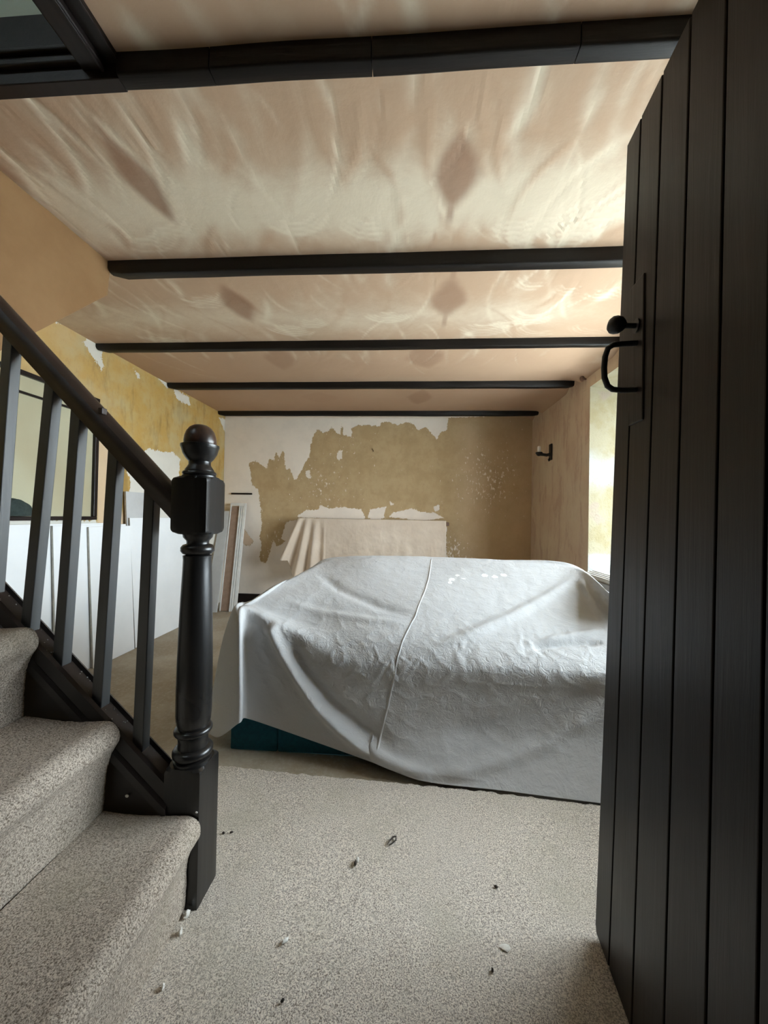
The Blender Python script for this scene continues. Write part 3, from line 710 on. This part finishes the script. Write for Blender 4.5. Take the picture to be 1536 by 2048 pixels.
# the sheet: control net (rows from behind the back down to the hem), Catmull-Rom patches
def oz(px_, py_, z_): return on(px_, py_, 2, z_)
def oy(px_, py_, y_): return on(px_, py_, 1, y_)
V3 = Vector
NET = [
 # behind the back
 [V3((-.80, 2.36, .02)), V3((-.74, 2.32, .06)), V3((-.66, 2.32, .08)), V3((-.62, 2.32, .10)), V3((-.45, 2.32, .12)), V3((-.2, 2.34, .12)), V3((.15, 2.36, .12)), V3((.5, 2.33, .12)), V3((.95, 2.28, .12)), V3((1.18, 2.22, .12))],
 # just over the back edge
 [V3((-.83, 2.22, .12)), V3((-.72, 2.24, .42)), V3((-.57, 2.22, .55)), V3((-.54, 2.20, .57)), oz(640, 1127, .682)+V3((0, .10, -.05)), oz(735, 1118, .705)+V3((0, .09, -.05)), oz(862, 1120, .70)+V3((0, .09, -.05)), oz(1000, 1126, .70)+V3((0, .09, -.05)), oz(1150, 1136, .70)+V3((0, .09, -.05)), V3((1.16, 2.05, .40))],
 # back ridge
 [V3((-.84, 2.05, .10)), oz(560, 1168, .60)+V3((-.05, .02, -.06)), oz(572, 1163, .62), oz(585, 1157, .63), oz(655, 1122, .69), oz(735, 1118, .705), oz(862, 1120, .70), oz(1000, 1126, .70), oz(1150, 1136, .70), oz(1226, 1195, .63)],
 # middle of the top
 [V3((-.85, 1.85, .09)), oz(500, 1203, .55)+V3((-.04, .06, -.06)), oz(512, 1198, .575), oz(530, 1196, .575), oz(640, 1185, .585), oz(735, 1185, .585), oz(850, 1190, .58), oz(1000, 1195, .575), oz(1160, 1205, .57), oz(1290, 1235, .56)],
 # towards the front
 [V3((-.84, 1.70, .09)), oz(474, 1222, .53), oz(485, 1212, .557), oz(512, 1213, .550), oz(612, 1245, .492), oz(720, 1262, .475), oz(815, 1268, .470), oz(1000, 1275, .465), oz(1160, 1270, .475), oz(1330, 1285, .47)],
 # front edge
 [V3((-.83, 1.60, .09)), oy(461, 1236, 1.500), oy(478, 1220, 1.470), oy(500, 1222, 1.500), oy(592, 1270, 1.478), oy(695, 1320, 1.450), oy(802, 1330, 1.440), oy(1000, 1338, 1.428), oy(1206, 1345, 1.422), oy(1370, 1355, 1.42)],
 # just below it
 [V3((-.83, 1.55, .09)), oy(448, 1275, 1.500), oy(478, 1262, 1.425), oy(497, 1268, 1.488), oy(592, 1325, 1.468), oy(700, 1372, 1.452), oy(788, 1385, 1.444), oy(1000, 1392, 1.440), oy(1206, 1398, 1.432), oy(1375, 1410, 1.43)],
 # middle of the front
 [V3((-.83, 1.55, .07)), oy(436, 1340, 1.510), oy(478, 1340, 1.412), oy(496, 1345, 1.484), oy(592, 1390, 1.462), oy(720, 1440, 1.445), oy(775, 1450, 1.436), oy(1000, 1465, 1.432), oy(1206, 1470, 1.415), oy(1390, 1480, 1.41)],
 # lower front
 [V3((-.84, 1.55, .05)), oy(428, 1400, 1.520), oy(478, 1405, 1.405), oy(496, 1403, 1.478), oy(592, 1435, 1.462), oy(735, 1490, 1.425), oy(762, 1500, 1.405), oy(1000, 1535, 1.372), oy(1206, 1555, 1.345), oy(1400, 1570, 1.345)],
 # hem
 [V3((-.85, 1.55, .02)), oy(424, 1470, 1.530), oy(478, 1446, 1.405), oy(496, 1437, 1.470), oy(600, 1472, 1.455), oy(745, 1524, 1.410), V3(oz(852, 1563, .008)), oz(1000, 1581, .006), oz(1206, 1607, .006), oz(1400, 1625, .006)],
]
# the hanging ear at the left corner ends in a point
NET[-1][1] = oy(438, 1474, 1.46)
G = np.array([[tuple(q) for q in r] for r in NET])
def crom(G, n, axis):
    G = np.moveaxis(G, axis, 0); m = len(G); out = []
    Gp = np.concatenate([2*G[:1]-G[1:2], G, 2*G[-1:]-G[-2:-1]])
    t_all = np.linspace(0, m-1, n)
    for t in t_all:
        i = min(int(t), m-2); u = t-i; p0, p1, p2, p3 = Gp[i], Gp[i+1], Gp[i+2], Gp[i+3]
        a = .42
        m1, m2 = a*(p2-p0), a*(p3-p1)
        out.append((2*u**3-3*u**2+1)*p1+(u**3-2*u**2+u)*m1+(-2*u**3+3*u**2)*p2+(u**3-u**2)*m2)
    return np.moveaxis(np.array(out), 0, axis)
NV, NU = 400, 440
SH = crom(crom(G, NV, 0), NU, 1)                       # (rows, columns, 3)
du = np.gradient(SH, axis=1); dv = np.gradient(SH, axis=0); NRM = np.cross(du, dv); NRM /= np.linalg.norm(NRM, axis=2, keepdims=True)+1e-9
# outward = towards up / front
if NRM[150, 150, 2] < 0: NRM = -NRM
def to_px(A):
    d = A-np.array(EYE); z = d@np.array(_f); return 768+FL*(d@np.array(_r))/z, 1024-FL*(d@np.array(_u))/z
PX, PY = to_px(SH)
def on_sheet(px_, py_):
    """nearest visible row/column of the sheet to a traced pixel"""
    d = (PX-px_)**2+(PY-py_)**2; d[:NV//10*2] = 1e9
    i = np.unravel_index(np.argmin(d), d.shape); return SH[i]
disp = np.zeros(SH.shape[:2])
def fold(pts, amp, w, taper=True):
    """ridge (amp > 0) or valley along a line laid over the cloth"""
    global disp
    Q = np.array([on_sheet(*p) for p in pts]); d2 = np.full(disp.shape, 1e9); tt = np.zeros(disp.shape)
    L = np.r_[0, np.cumsum(np.linalg.norm(np.diff(Q, axis=0), axis=1))]
    for k_ in range(len(Q)-1):
        e = Q[k_+1]-Q[k_]; ll = e@e+1e-12; t = np.clip(((SH-Q[k_])@e)/ll, 0, 1)
        dd = np.sum((SH-Q[k_]-t[..., None]*e)**2, -1); m_ = dd < d2; d2 = np.where(m_, dd, d2); tt = np.where(m_, (L[k_]+t*(L[k_+1]-L[k_]))/L[-1], tt)
    a = 1.5*amp*np.exp(-d2/w**2)
    if taper: a = a*np.clip(np.minimum(tt*5, (1-tt)*5)+.15, 0, 1)
    disp += a
fold([(530, 1222), (548, 1262), (575, 1315), (605, 1365), (640, 1415), (680, 1455), (725, 1495), (790, 1530), (850, 1548)], .020, .020)
fold([(500, 1225), (515, 1300), (540, 1370), (575, 1430)], -.006, .03)
fold([(575, 1270), (610, 1340), (660, 1400), (720, 1450), (790, 1490)], -.014, .030)
fold([(1206, 1405), (1160, 1440), (1090, 1485), (1000, 1522), (920, 1545), (850, 1556)], .014, .028)
fold([(1206, 1370), (1120, 1410), (1000, 1450), (880, 1470)], -.012, .045)
fold([(1206, 1285), (1160, 1286), (1110, 1291), (1060, 1298)], -.013, .016)
fold([(1206, 1262), (1150, 1272), (1080, 1285)], .008, .018)
fold([(1155, 1150), (1100, 1190), (1020, 1235), (940, 1270), (870, 1300)], .008, .025)
fold([(1160, 1160), (1190, 1210), (1208, 1250)], .010, .02)
fold([(640, 1150), (680, 1180), (760, 1215), (815, 1232)], -.006, .03)
fold([(560, 1200), (640, 1225), (740, 1240), (820, 1250)], .004, .02)
rp = random.Random(11)
for i_ in range(20):
    x_ = rp.uniform(690, 1190); y_ = 1306+12*math.sin(x_/90)+rp.uniform(-14, 26); L_ = rp.uniform(10, 30); an = rp.gauss(1.75, .5)
    if x_ > 880 and rp.random() < .5: an = rp.gauss(.15, .35)
    bx_, by_ = rp.uniform(-6, 6), rp.uniform(-4, 4)
    pts_ = [(x_-L_*math.cos(an), y_-L_*math.sin(an)), (x_+bx_, y_+by_), (x_+L_*math.cos(an), y_+L_*math.sin(an))]
    am = rp.uniform(.0006, .0016)
    fold(pts_, am, rp.uniform(.005, .009)); fold([(a_+7, b_+2) for a_, b_ in pts_], -am*.9, .007)
# cloth crumple, stronger across the front
flat = SH.reshape(-1, 3)
nz = np.array([mnoise.noise(Vector((p[0]*9, p[1]*9, p[2]*14))) + .55*mnoise.noise(Vector((p[0]*23, p[1]*23, p[2]*30+3))) for p in flat]).reshape(disp.shape)
rg = np.array([1-abs(mnoise.noise(Vector((p[0]*14+2, p[1]*14, p[2]*18))))*2 for p in flat]).reshape(disp.shape)
rowi = np.linspace(0, 9, NV)[:, None]
crump = .0014*nz+.0026*np.clip(rg, 0, 1)**3*(.25+np.exp(-((rowi-5.6)/1.5)**2))
coli = np.linspace(0, 9, NU)[None, :]
fade = np.clip((coli-2.2)/1.2, .12, 1)*np.clip((9-rowi)/.5, .1, 1)
SH2 = SH+NRM*(disp*np.clip((9-rowi)/.35, .25, 1)+crump*fade)[..., None]
SH2[..., 2] = np.maximum(SH2[..., 2], .004)
blot = np.zeros(disp.shape)
for bx, by, br in ((905, 1160, .024), (914, 1153, .018), (899, 1166, .014), (926, 1158, .014), (968, 1150, .015), (990, 1154, .011), (1006, 1151, .014)):
    q = on_sheet(bx, by); d = np.linalg.norm(SH-q, axis=2); blot = np.maximum(blot, 1-sstep(d*(1+.6*nz), br*.7, br*1.2))
sh = grid_obj('dust_sheet', SH2, None, M['sheet'], {'paint_blot': blot, 'crumple': np.exp(-((rowi-5.7)/1.3)**2)*np.clip((coli-3.2)/1.5, 0, 1)}, None, True)
sh.data.flip_normals()
tag(sh, 'large white cotton dust sheet with a raised seam draped over the teal sofa', 'dust sheet')
sm = sh.modifiers.new('thickness', 'SOLIDIFY'); sm.thickness = .003; sm.offset = -1
# its seam: a raised welt following the cloth
PX2, PY2 = to_px(SH2)
tr_ = [(862, 1120), (858, 1150), (852, 1180), (838, 1210), (830, 1235), (815, 1262), (802, 1290), (796, 1315), (790, 1345), (783, 1380), (776, 1410), (766, 1450), (758, 1485), (750, 1519)]
tx = np.interp(np.linspace(0, len(tr_)-1, 90), range(len(tr_)), [p[0] for p in tr_]); ty = np.interp(np.linspace(0, len(tr_)-1, 90), range(len(tr_)), [p[1] for p in tr_])
pts = []
for a, b in zip(tx, ty):
    d = (PX2-a)**2+(PY2-b)**2; d[:NV//10*2] = 1e9
    i = np.unravel_index(np.argmin(d), d.shape); pts.append(SH2[i]+NRM[i]*.0012)
pts = np.array(pts)
for _ in range(4): pts[1:-1] = (pts[:-2]+2*pts[1:-1]+pts[2:])/4
MB().tube([Vector(p) for p in pts], .0046, 8).build('seam', M['sheet'], sh, True, 80)

# ------------------------------------------------------------------ mantel shelf and its beige sheet on the back wall
mt = empty('mantel_shelf', (-.37, YB, .86), 'brown wooden mantel shelf on the back wall, mostly under the beige sheet', 'shelf')
m0, m1 = oy(597, 1037, 3.69), oy(893, 1041, 3.69)
MB().box(m0.x+.02, m1.x+.028, 3.70, YB-.001, m0.z-.045, m0.z-.010, .006).build('shelf_board', M['brown_wood'], mt)
for x_ in (m0.x+.12, m1.x-.10): MB().box(x_-.03, x_+.03, 3.76, YB-.001, m0.z-.20, m0.z-.046, .006).build('bracket', M['brown_wood'], mt)
NUc, NVc = 240, 150
u = np.linspace(0, 1, NUc)[:, None]; v = np.linspace(0, 1, NVc)[None, :]
top = .16                                               # share of v lying on the shelf
onshelf = np.clip(v/top, 0, 1); dn = np.clip((v-top)/(1-top), 0, 1)
xa_, xb_ = m0.x, m1.x-.004
Xc = xa_+(xb_-xa_)*u+0*v
# the left corner fans out downwards
fan = np.clip(1-u/.17, 0, 1)
Xc = Xc-dn*fan**1.1*.16
bottom = .36+.10*np.sin(u*2.2)
bottom = np.where(u < .03, .49, np.where(u < .075, .30, .33+0*u))
bottom = np.interp(u[:, 0], [0, .025, .04, .07, .12, .2, .5, 1], [.50, .49, .36, .31, .36, .34, .36, .40])[:, None]
zt = m0.z+.004
Zc = zt-dn*(zt-bottom)-.006*np.sin(u*40)*np.sin(np.pi*np.clip(u, 0, 1))*dn
Yc = YB-.012-onshelf*(YB-.012-3.685)+0*u
pl = np.sin(u*52+3*np.sin(u*9))*.0022+np.sin(u*17+1)*.004
deep = np.sin(2*math.pi*(u/.052)**.9+.3)*.060*np.clip(1-u/.19, 0, 1)**.6
Yc = Yc-dn**.7*(pl*(1+dn)+deep+.028)
q = (fbm(Xc, Zc, 9, 21)-.5)*.016*np.clip(dn*4, 0, 1); Yc = Yc+q
Yc = np.minimum(Yc, YB-.01)
Zc = Zc-.010*np.exp(-((dn-.0)/.05)**2)*0+(fbm(Xc, Yc, 8, 2)-.5)*.006*(1-np.clip(dn*8, 0, 1))
bs = grid_obj('mantel_sheet', np.stack([Xc, Yc, Zc], -1), None, M['beige_sheet'])
tag(bs, 'beige cotton dust sheet hanging from the mantel shelf on the back wall', 'dust sheet')
sm = bs.modifiers.new('thickness', 'SOLIDIFY'); sm.thickness = .003; sm.offset = 0

# ------------------------------------------------------------------ plasterboard along the left wall
def sheetboard(y0, y1, zt, xb0, xt0, label, mat='plasterboard', th=.0125, skew=0.0, z0=-.011):
    e = empty('plasterboard_sheet', ((xb0+xt0)/2, (y0+y1)/2, z0), label, 'plasterboard', 'plasterboards leaning on the left wall')
    def slab(a, b, off0, off1):
        return [(xb0+off0, a, z0), (xb0+off1, a, z0), (xb0+off1, b, z0), (xb0+off0, b, z0), (xt0+off0, a+skew, zt), (xt0+off1, a+skew, zt), (xt0+off1, b+skew*.3, zt), (xt0+off0, b+skew*.3, zt)]
    MB().hexa(slab(y0+.001, y1-.001, -th, -.0012)).build('gypsum_core', M['gypsum'], e)
    MB().hexa(slab(y0, y1, -.0012, 0)).build('paper_face', M[mat], e)
    return e
sheetboard(1.705, 2.44, .872, -1.952, -1.990, 'white plasterboard sheet at the far left of the row, beside the first baluster')
sheetboard(1.945, 2.48, .862, -1.925, -1.972, 'white plasterboard sheet showing between the second and third balusters, in front of the leftmost sheet')
sheetboard(2.160, 2.500, .850, -1.900, -1.955, 'white plasterboard sheet in front, its left edge beside the third baluster foot')
sheetboard(2.530, 2.78, 1.092, -1.950, -1.995, 'tall narrow grey plasterboard offcut standing higher than the white sheets beside it', 'pb_grey', .0125, -.03)
sheetboard(2.515, 3.44, .905, -1.905, -1.972, 'white plasterboard sheet showing either side of the newel post, farthest along the wall')
# narrow pieces propped in the corner
def lean(nm, label, x0, x1, yb_, zt, tx0, tx1, yt, th, mat, cat):
    o = MB().hexa([(x0, yb_, -.011), (x1, yb_, -.011), (x1, yb_+th, -.011), (x0, yb_+th, -.011), (tx0, yt, zt), (tx1, yt, zt), (tx1, yt+th, zt), (tx0, yt+th, zt)], .001).build(nm, M[mat])
    return tag(o, label, cat)
lean('plasterboard_strip', 'narrow pale grey plasterboard strip propped in the far left corner', -1.965, -1.838, 3.50, .975, -2.005, -1.915, 3.86, .0125, 'pb_grey', 'board')
pn = empty('panel', (-1.78, 3.60, -.011), 'narrow white moulded panel with a brown recess propped against the back wall', 'panel')
pb, pt = 3.545, 3.885; ZP = 1.062
def pl_(x0, x1, z0, z1, d0, d1, nm, mat, sk=-.075):
    """strip of the leaning panel; x at the foot, drifting by sk at the top"""
    L = lambda x_, z_, d: (x_+sk*z_/ZP, pb+(pt-pb)*z_/ZP+d, z_)
    MB().hexa([L(x0, z0, d0), L(x1, z0, d0), L(x1, z0, d1), L(x0, z0, d1), L(x0, z1, d0), L(x1, z1, d0), L(x1, z1, d1), L(x0, z1, d1)]).build(nm, M[mat], pn)
pl_(-1.832, -1.695, -.008, ZP-.04, .012, .020, 'recess_board', 'hardboard')
pl_(-1.835, -1.827, -.008, ZP, .0, .020, 'stile', 'white_paint')
pl_(-1.735, -1.722, -.008, ZP-.02, -.006, .020, 'stile', 'white_paint')
pl_(-1.716, -1.700, -.008, ZP-.02, -.002, .020, 'stile', 'white_paint')
pl_(-1.694, -1.668, -.008, ZP, .0, .020, 'stile', 'white_paint')
pl_(-1.835, -1.668, ZP-.03, ZP, -.004, .020, 'top_rail', 'white_paint')

# ------------------------------------------------------------------ small things on the walls
wl = empty('wall_light', (XR, on(1100, 905, 0, XR).y, 1.54), 'black metal candle wall light with a white tube on the right wall', 'wall light')
p0, p1 = on(1103, 889, 0, XR), on(1104, 921, 0, XR)
yl = p0.y
MB().box(XR-.014, XR-.001, yl-.030, yl+.030, p1.z+.004, p0.z+.004, .005).build('back_plate', M['iron'], wl)
arm_end = oy(1078, 909, yl)
MB().tube([(XR-.008, yl, p1.z+.06), (XR-.04, yl, p1.z+.050), (arm_end.x+.03, yl, arm_end.z), (arm_end.x, yl, arm_end.z)], .0135, 10).build('arm', M['iron'], wl, True)
MB().lathe([(.008, arm_end.z-.014), (.018, arm_end.z-.008), (.030, arm_end.z+.012), (.028, arm_end.z+.020)], arm_end.x, yl, 16).build('candle_cup', M['iron'], wl, True)
MB().lathe([(.015, arm_end.z+.018), (.0155, arm_end.z+.068), (.009, arm_end.z+.076)], arm_end.x, yl, 16).build('candle_tube', M['candle'], wl, True)
MB().tube([(XR-.010, yl, p1.z+.016), (XR-.020, yl, p1.z+.010), (XR-.022, yl-.004, p1.z-.004)], [.010, .012, .006], 10).build('drop_knob', M['iron'], wl, True)
kn = on(1172, 757, 0, XR)
e = empty('wall_peg', kn, 'small round brown wooden peg fixed high on the right wall near the ceiling', 'peg')
MB().tube([(XR+.002, kn.y, kn.z), (XR-.018, kn.y, kn.z)], .011, 14).build('stem', M['brown_wood'], e, True)
MB().tube([(XR-.016, kn.y, kn.z), (XR-.022, kn.y, kn.z), (XR-.032, kn.y, kn.z), (XR-.040, kn.y, kn.z)], [.012, .020, .020, .010], 16).build('head', M['brown_wood'], e, True)
a, b = oy(463, 987, YB-.01), oy(504, 987, YB-.01)
tag(MB().box(a.x, b.x, YB-.022, YB-.001, a.z-.010, a.z+.008, .002).build('batten', M['dark_trim']), 'short dark wooden batten fixed level on the back wall beside the newel post', 'batten')
nl = on(745, 899, 1, YB)
e = empty('picture_hook', nl, 'rusty picture hook nailed into the tan wallpaper of the back wall', 'hook')
MB().tube([(nl.x, YB, nl.z), (nl.x, YB-.02, nl.z+.006)], .004, 8).build('nail', M['brass'], e, True)
MB().tube([(nl.x, YB-.004, nl.z), (nl.x+.01, YB-.006, nl.z-.012), (nl.x+.012, YB-.014, nl.z-.022), (nl.x+.004, YB-.018, nl.z-.02)], .0035, 8).build('hook', M['brass'], e, True)
# strips on the sill
for i, (dz, x0, ye) in enumerate(((.0, -.030, -.02), (.0065, -.016, -.03), (.013, -.002, -.04))):
    z0 = WZ0+.0265+dz
    lab = ('lowest white painted strip lying on the window sill', 'middle white painted strip of the stack on the window sill', 'topmost white painted strip of the stack on the window sill')[i]
    tag(MB().hexa([(XR+x0, WY1-.80, z0), (XR+x0+.06, WY1-.80, z0), (XR+x0+.06, WY1+ye, z0), (XR+x0+.012, WY1+ye, z0), (XR+x0, WY1-.80, z0+.006), (XR+x0+.06, WY1-.80, z0+.006), (XR+x0+.06, WY1+ye, z0+.006), (XR+x0+.012, WY1+ye, z0+.006)], .001).build('wood_strip', M['white_paint']), lab, 'strip', 'strips on the window sill')
tag(MB().box(XR-.022, XR-.001, WY0, WY1-.03, .03, WZ0-.012, .004).box(XR-.030, XR-.022, WY0+.05, WY1-.08, .40, .47, .003).build('trim_2', M['grey_panel']), kind='structure')

# added dark shape, standing in for something behind the inner window's glass
q = on(38, 1010, 0, XL+.03)
t = bmesh.new(); bmesh.ops.create_icosphere(t, subdivisions=4, radius=1)
for vv in t.verts:
    n_ = 1+.12*mnoise.noise(vv.co*1.7)
    vv.co = Vector((XL+.04+vv.co.x*.030*n_, q.y-.03+vv.co.y*.085*n_, .917+max(vv.co.z*n_, -.30)*.068+.020))
mb = MB(); mb.join(t)
tag(mb.build('dark_shape', M['dark_shape_tone'], None, True, 80), 'dark green rounded shape standing in for something behind the framed inner window', 'shape')

# ------------------------------------------------------------------ litter on the carpet
def shard(name, px_, py_, size, flat, mat, label, cat, seed, z=0.002, group=None):
    q = on(px_, py_, 2, z); r_ = random.Random(seed)
    t = bmesh.new(); bmesh.ops.create_icosphere(t, subdivisions=2, radius=1)
    ang = r_.uniform(0, 6.28)
    for vv in t.verts:
        n_ = 1+.5*mnoise.noise(vv.co*1.6+Vector((seed, 0, 0)))
        x_, y_ = vv.co.x*size*n_, vv.co.y*size*.6*n_
        vv.co = Vector((q.x+x_*math.cos(ang)-y_*math.sin(ang), q.y+x_*math.sin(ang)+y_*math.cos(ang), z+(vv.co.z*n_*.9+.6)*flat))
    mb = MB(); mb.join(t); return tag(mb.build(name, M[mat], None, True, 50), label, cat, {'plaster_chip': 'plaster chips on the floor', 'dirt_crumb': 'dirt crumbs on the carpet'}.get(name))
c = on(783, 1683, 2, .004)
tag(MB().tube([(c.x-.012, c.y-.012, .004), (c.x-.006, c.y-.002, .007), (c.x+.004, c.y+.010, .009), (c.x+.012, c.y+.014, .008), (c.x+.013, c.y+.004, .006), (c.x+.004, c.y-.006, .006), (c.x-.007, c.y-.014, .005)], [.001, .002, .0024, .0024, .002, .002, .001], 8).build('dry_leaf', M['chip_dark'], None, True), 'curled dark dry leaf in the middle of the carpet', 'leaf')
shard('plaster_chip', 715, 1722, .007, .006, 'chip_white', 'white plaster chip with a dark side below the curled leaf on the carpet', 'chip', 3)
shard('dirt_crumb', 711, 1729, .006, .006, 'chip_dark', 'dark dirt crumb touching the white chip in mid carpet', 'crumb', 4)
shard('plaster_chip', 570, 1884, .008, .005, 'chip_white', 'small plaster chip on the carpet right of the lowest step', 'chip', 5)
shard('plaster_chip', 361, 1866, .007, .007, 'chip_white', 'white plaster chip at the foot of the first riser, just before the newel post', 'chip', 6)
shard('plaster_chip', 326, 1976, .005, .005, 'chip_white', 'white plaster chip at the foot of the first riser, nearest the camera', 'chip', 7)
shard('plaster_chip', 374, 1832, .008, .008, 'chip_white', 'plaster crumb wedged at the base corner of the newel post', 'chip', 8)
shard('dirt_crumb', 447, 1667, .004, .004, 'chip_dark', 'left one of two dark crumbs on the carpet right of the newel post', 'crumb', 9)
shard('dirt_crumb', 463, 1666, .004, .004, 'chip_dark', 'right one of two dark crumbs on the carpet right of the newel post', 'crumb', 10)
shard('dirt_crumb', 992, 1775, .005, .004, 'chip_dark', 'dark crumb on the carpet near the door, left of its planks', 'crumb', 11)
shard('plaster_flake', 1010, 1895, .012, .0012, 'chip_white', 'flat pale flake on the carpet near the lower corner of the door', 'flake', 12)
shard('dirt_crumb', 985, 1942, .004, .004, 'chip_dark', 'dark crumb on the carpet just below the flat pale flake', 'crumb', 13)
shard('dirt_crumb', 565, 2003, .004, .004, 'chip_dark', 'dark crumb on the carpet at the bottom of the picture', 'crumb', 14)
shard('plaster_chip', 442, 1220, .020, .010, 'chip_white', 'white plaster lump at the foot of the boards in the far left corner', 'chip', 15, -.012)
shard('plaster_chip', 474, 1203, .016, .012, 'chip_white', 'left plaster lump lying before the dark skirting of the back wall', 'chip', 16, -.012)
shard('plaster_chip', 485, 1207, .016, .012, 'chip_white', 'right plaster lump lying before the dark skirting of the back wall', 'chip', 17, -.012)
